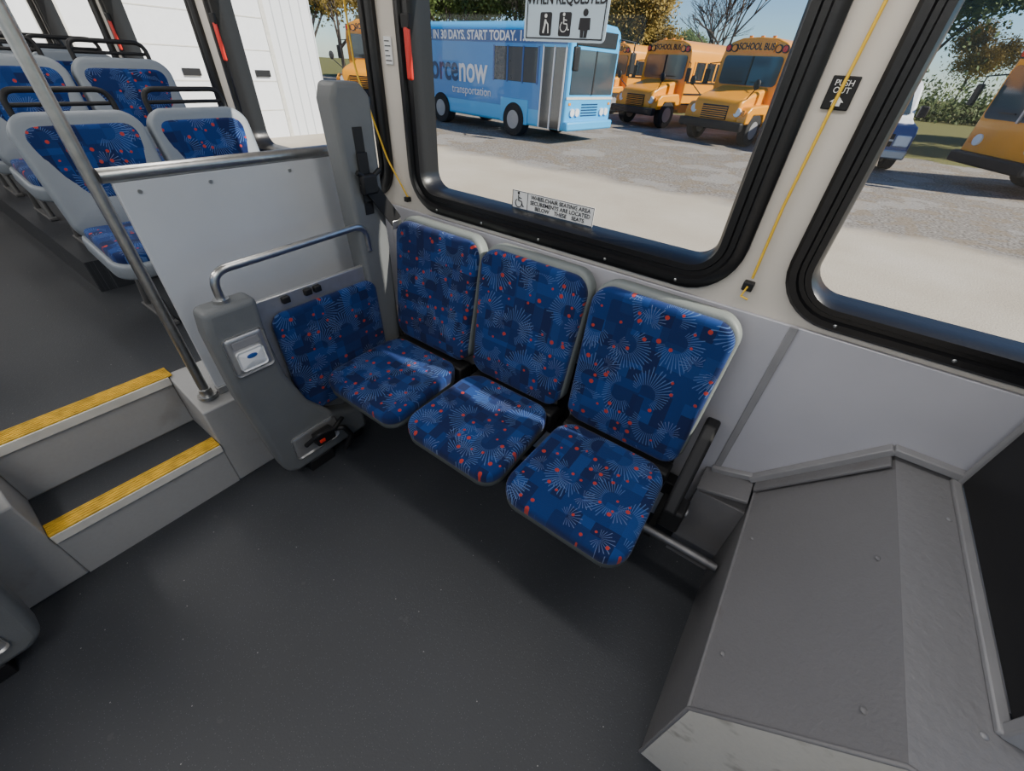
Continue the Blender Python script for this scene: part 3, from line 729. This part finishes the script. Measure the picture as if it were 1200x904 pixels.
prism('lower_body',[(-.03,.34),(-.03,.93),(.10,1.12),(.9,1.22),(1.2,1.0),(5.52,1.0),(5.52,.34)],'yz',-1.0,1.0,VANB,rt,bevel=.07,seg=4)
v=[(-.84,.99,1.33),(.84,.99,1.33),(.76,1.50,1.92),(-.76,1.50,1.92)]
addobj('windshield',[(a,b-.03,c+.03) for a,b,c in v]+[(a,b+.02,c) for a,b,c in v],[(0,1,2,3),(4,7,6,5),(0,4,5,1),(1,5,6,2),(2,6,7,3),(3,7,4,0)],VGLASS2,rt)
box('grille',(-.55,-.06,.62),(.55,-.02,.92),BLKP,rt,bevel=.02)
box('grille_bar',(-.55,-.075,.75),(.55,-.05,.79),ALU,rt)
box('bumper',(-.98,-.14,.34),(.98,.02,.56),ALU,rt,bevel=.04)
for s in (-1,1):
    box('headlight',(s*.76-.17,-.07,.64),(s*.76+.17,-.01,.90),LENS,rt,bevel=.03)
    wheel(rt,s*.87,.85,.36,.28); wheel(rt,s*.87,4.3,.36,.28)
    box('side_glass',(s*.985-.01,1.6,1.35),(s*.985+.01,5.1,1.9),VGLASS,rt)
    box('mirror',(s*1.14-.10,1.05,1.28),(s*1.14+.10,1.2,1.55),BLKP,rt,bevel=.03)
rt=root('garage_building')
BX=-12.5
box('siding_wall',(BX-6,-14,GZ),(BX,8.3,5.2),SIDING,rt)
for (a,b) in ((5.75,6.95),(3.2,5.35),(.2,2.8),(-2.8,-.2)):
    box('overhead_door',(BX,a,GZ),(BX+.04,b,3.3),DOORW,rt)
    for k in range(1,6): box('panel_joint',(BX+.04,a,GZ+k*.6),(BX+.05,b,GZ+k*.6+.02),WHT,rt)
    box('door_jamb',(BX,a-.10,GZ),(BX+.06,a,3.4),WHT,rt); box('door_jamb',(BX,b,GZ),(BX+.06,b+.10,3.4),WHT,rt)
    box('door_handle',(BX+.04,b-.5,.95),(BX+.09,b-.15,1.08),BLKP,rt)
box('roof',(BX-6.3,-14.2,5.2),(BX+.4,8.6,5.4),WDK,rt)
def tree_mesh(seed,leafmat,leaves,hh=9.0,spread=1.0):
    rnd=random.Random(seed); V=[];F=[];tips=[]
    def seg(p,q,r0,r1,n=6):
        d=(q-p).normalized(); u=d.orthogonal().normalized(); w=d.cross(u); b=len(V)
        for (c,r) in ((p,r0),(q,r1)):
            for k in range(n):
                a=2*math.pi*k/n; V.append(c+(u*math.cos(a)+w*math.sin(a))*r)
        for k in range(n): F.append((b+k,b+(k+1)%n,b+n+(k+1)%n,b+n+k))
    def grow(p,d,l,r,lv):
        q=p+d*l; seg(p,q,r,r*.68)
        if lv>=2: tips.append(q); tips.append(p+d*l*.5)
        if lv==6: return
        for k in range(3 if lv<4 else 2):
            nd=(d+Vector((rnd.uniform(-1,1)*spread,rnd.uniform(-1,1)*spread,rnd.uniform(-.25,.6)))*.75).normalized()
            grow(q,nd,l*rnd.uniform(.62,.82),r*.62,lv+1)
    grow(Vector((0,0,0)),Vector((0,0,1)),hh*.23,hh*.016,0)
    nb=len(F)
    for i in range(leaves):
        c=rnd.choice(tips)+Vector((rnd.gauss(0,.4),rnd.gauss(0,.4),rnd.gauss(0,.35)))
        s=rnd.uniform(.06,.14); u=Vector((rnd.gauss(0,1),rnd.gauss(0,1),rnd.gauss(0,1))).normalized(); w=u.orthogonal().normalized()
        b=len(V); V.extend([c-u*s,c+w*s*.6,c+u*s,c-w*s*.6]); F.append((b,b+1,b+2,b+3))
    me=bpy.data.meshes.new('tree_mesh'); me.from_pydata([tuple(v) for v in V],[],F); me.update()
    me.materials.append(BARK); me.materials.append(leafmat)
    for i,p in enumerate(me.polygons): p.material_index=1 if i>=nb else 0
    return me
T=[tree_mesh(1,LEAFG,22000),tree_mesh(2,LEAFY,16000),tree_mesh(3,LEAFY,0,10),tree_mesh(5,LEAFG,20000,9,1.3)]
places=[(0,-27,29,1.1),(3,-22,31,1.1),(3,-33,34,1.2),(0,-17.5,38,.9),(1,-14.5,34,.9),(2,-9.0,36,1.0),(2,-12.0,44,1.0),
        (3,4.8,31,1.3),(0,9.5,29,1.2),(0,1.2,38,1.25),(0,-34,22,1.1),(1,-29,21,1.0),(3,-41,27,1.2),(1,15,34,1.2),(3,-4,62,.7),(3,-20,62,.8),(0,-38,45,1.3),(1,6,60,.9)]
for i,(k,x,y,s) in enumerate(places):
    o=bpy.data.objects.new('bare_tree' if k==2 else 'tree',T[k]); COL.objects.link(o)
    o.location=(x,y,GZ); o.scale=(s,s,s); o.rotation_euler=(0,0,i*1.7)
def shrub_mesh():
    rnd=random.Random(9); V=[];F=[]
    for i in range(9000):
        c=Vector((rnd.uniform(-9,9),rnd.gauss(0,.9),abs(rnd.gauss(0,.7))+.05)); s=rnd.uniform(.06,.15)
        u=Vector((rnd.gauss(0,1),rnd.gauss(0,1),rnd.gauss(0,1))).normalized(); w=u.orthogonal().normalized()
        b=len(V); V.extend([c-u*s,c+w*s*.6,c+u*s,c-w*s*.6]); F.append((b,b+1,b+2,b+3))
    me=bpy.data.meshes.new('shrub_mesh'); me.from_pydata([tuple(v) for v in V],[],F); me.update(); me.materials.append(LEAFG); return me
sm=shrub_mesh()
for i,(x,y) in enumerate(((-32,50),(-12,50),(8,50),(28,50))):
    o=bpy.data.objects.new('shrub_row',sm); COL.objects.link(o); o.location=(x,y,GZ); o.scale=(1.1,1,1.5)
# ------------------------------------------------------------ light
sd=Vector((-.95,-.22,-.74)).normalized()
sl=bpy.data.lights.new('sun','SUN'); sl.energy=9.0; sl.angle=math.radians(.6); sl.color=(1,.93,.82)
so=bpy.data.objects.new('sun',sl); COL.objects.link(so); so.rotation_mode='QUATERNION'; so.rotation_quaternion=sd.to_track_quat('-Z','Y'); so.location=(20,6,20)
w=bpy.data.worlds.new('sky'); SC.world=w; w.use_nodes=True; nt=w.node_tree
sk=nt.nodes.new('ShaderNodeTexSky'); sk.sky_type='NISHITA'; sk.sun_disc=False; sk.sun_elevation=math.radians(37); sk.sun_rotation=math.radians(77); sk.air_density=1.0; sk.dust_density=.1; sk.ozone_density=3
bg=nt.nodes['Background']; bg.inputs['Strength'].default_value=.15
tn=nt.nodes.new('ShaderNodeMix'); tn.data_type='RGBA'; tn.blend_type='MULTIPLY'; tn.inputs[0].default_value=1.0; tn.inputs[7].default_value=(.72,.90,1.12,1)
nt.links.new(sk.outputs['Color'],tn.inputs[6]); nt.links.new(tn.outputs[2],bg.inputs['Color'])
# ------------------------------------------------------------ recentre roots
bpy.context.view_layer.update()
for e in ROOTS:
    ch=list(e.children)
    if not ch: continue
    pts=[]
    for c in ch:
        if c.type in('MESH','FONT'):
            pts+= [c.matrix_world@Vector(b) for b in c.bound_box]
        else: pts.append(c.matrix_world.translation.copy())
    mn=Vector([min(p[i] for p in pts) for i in range(3)]); mx=Vector([max(p[i] for p in pts) for i in range(3)])
    c0=(mn+mx)/2
    e.location=c0
    for c in ch: c.location=c.location-c0
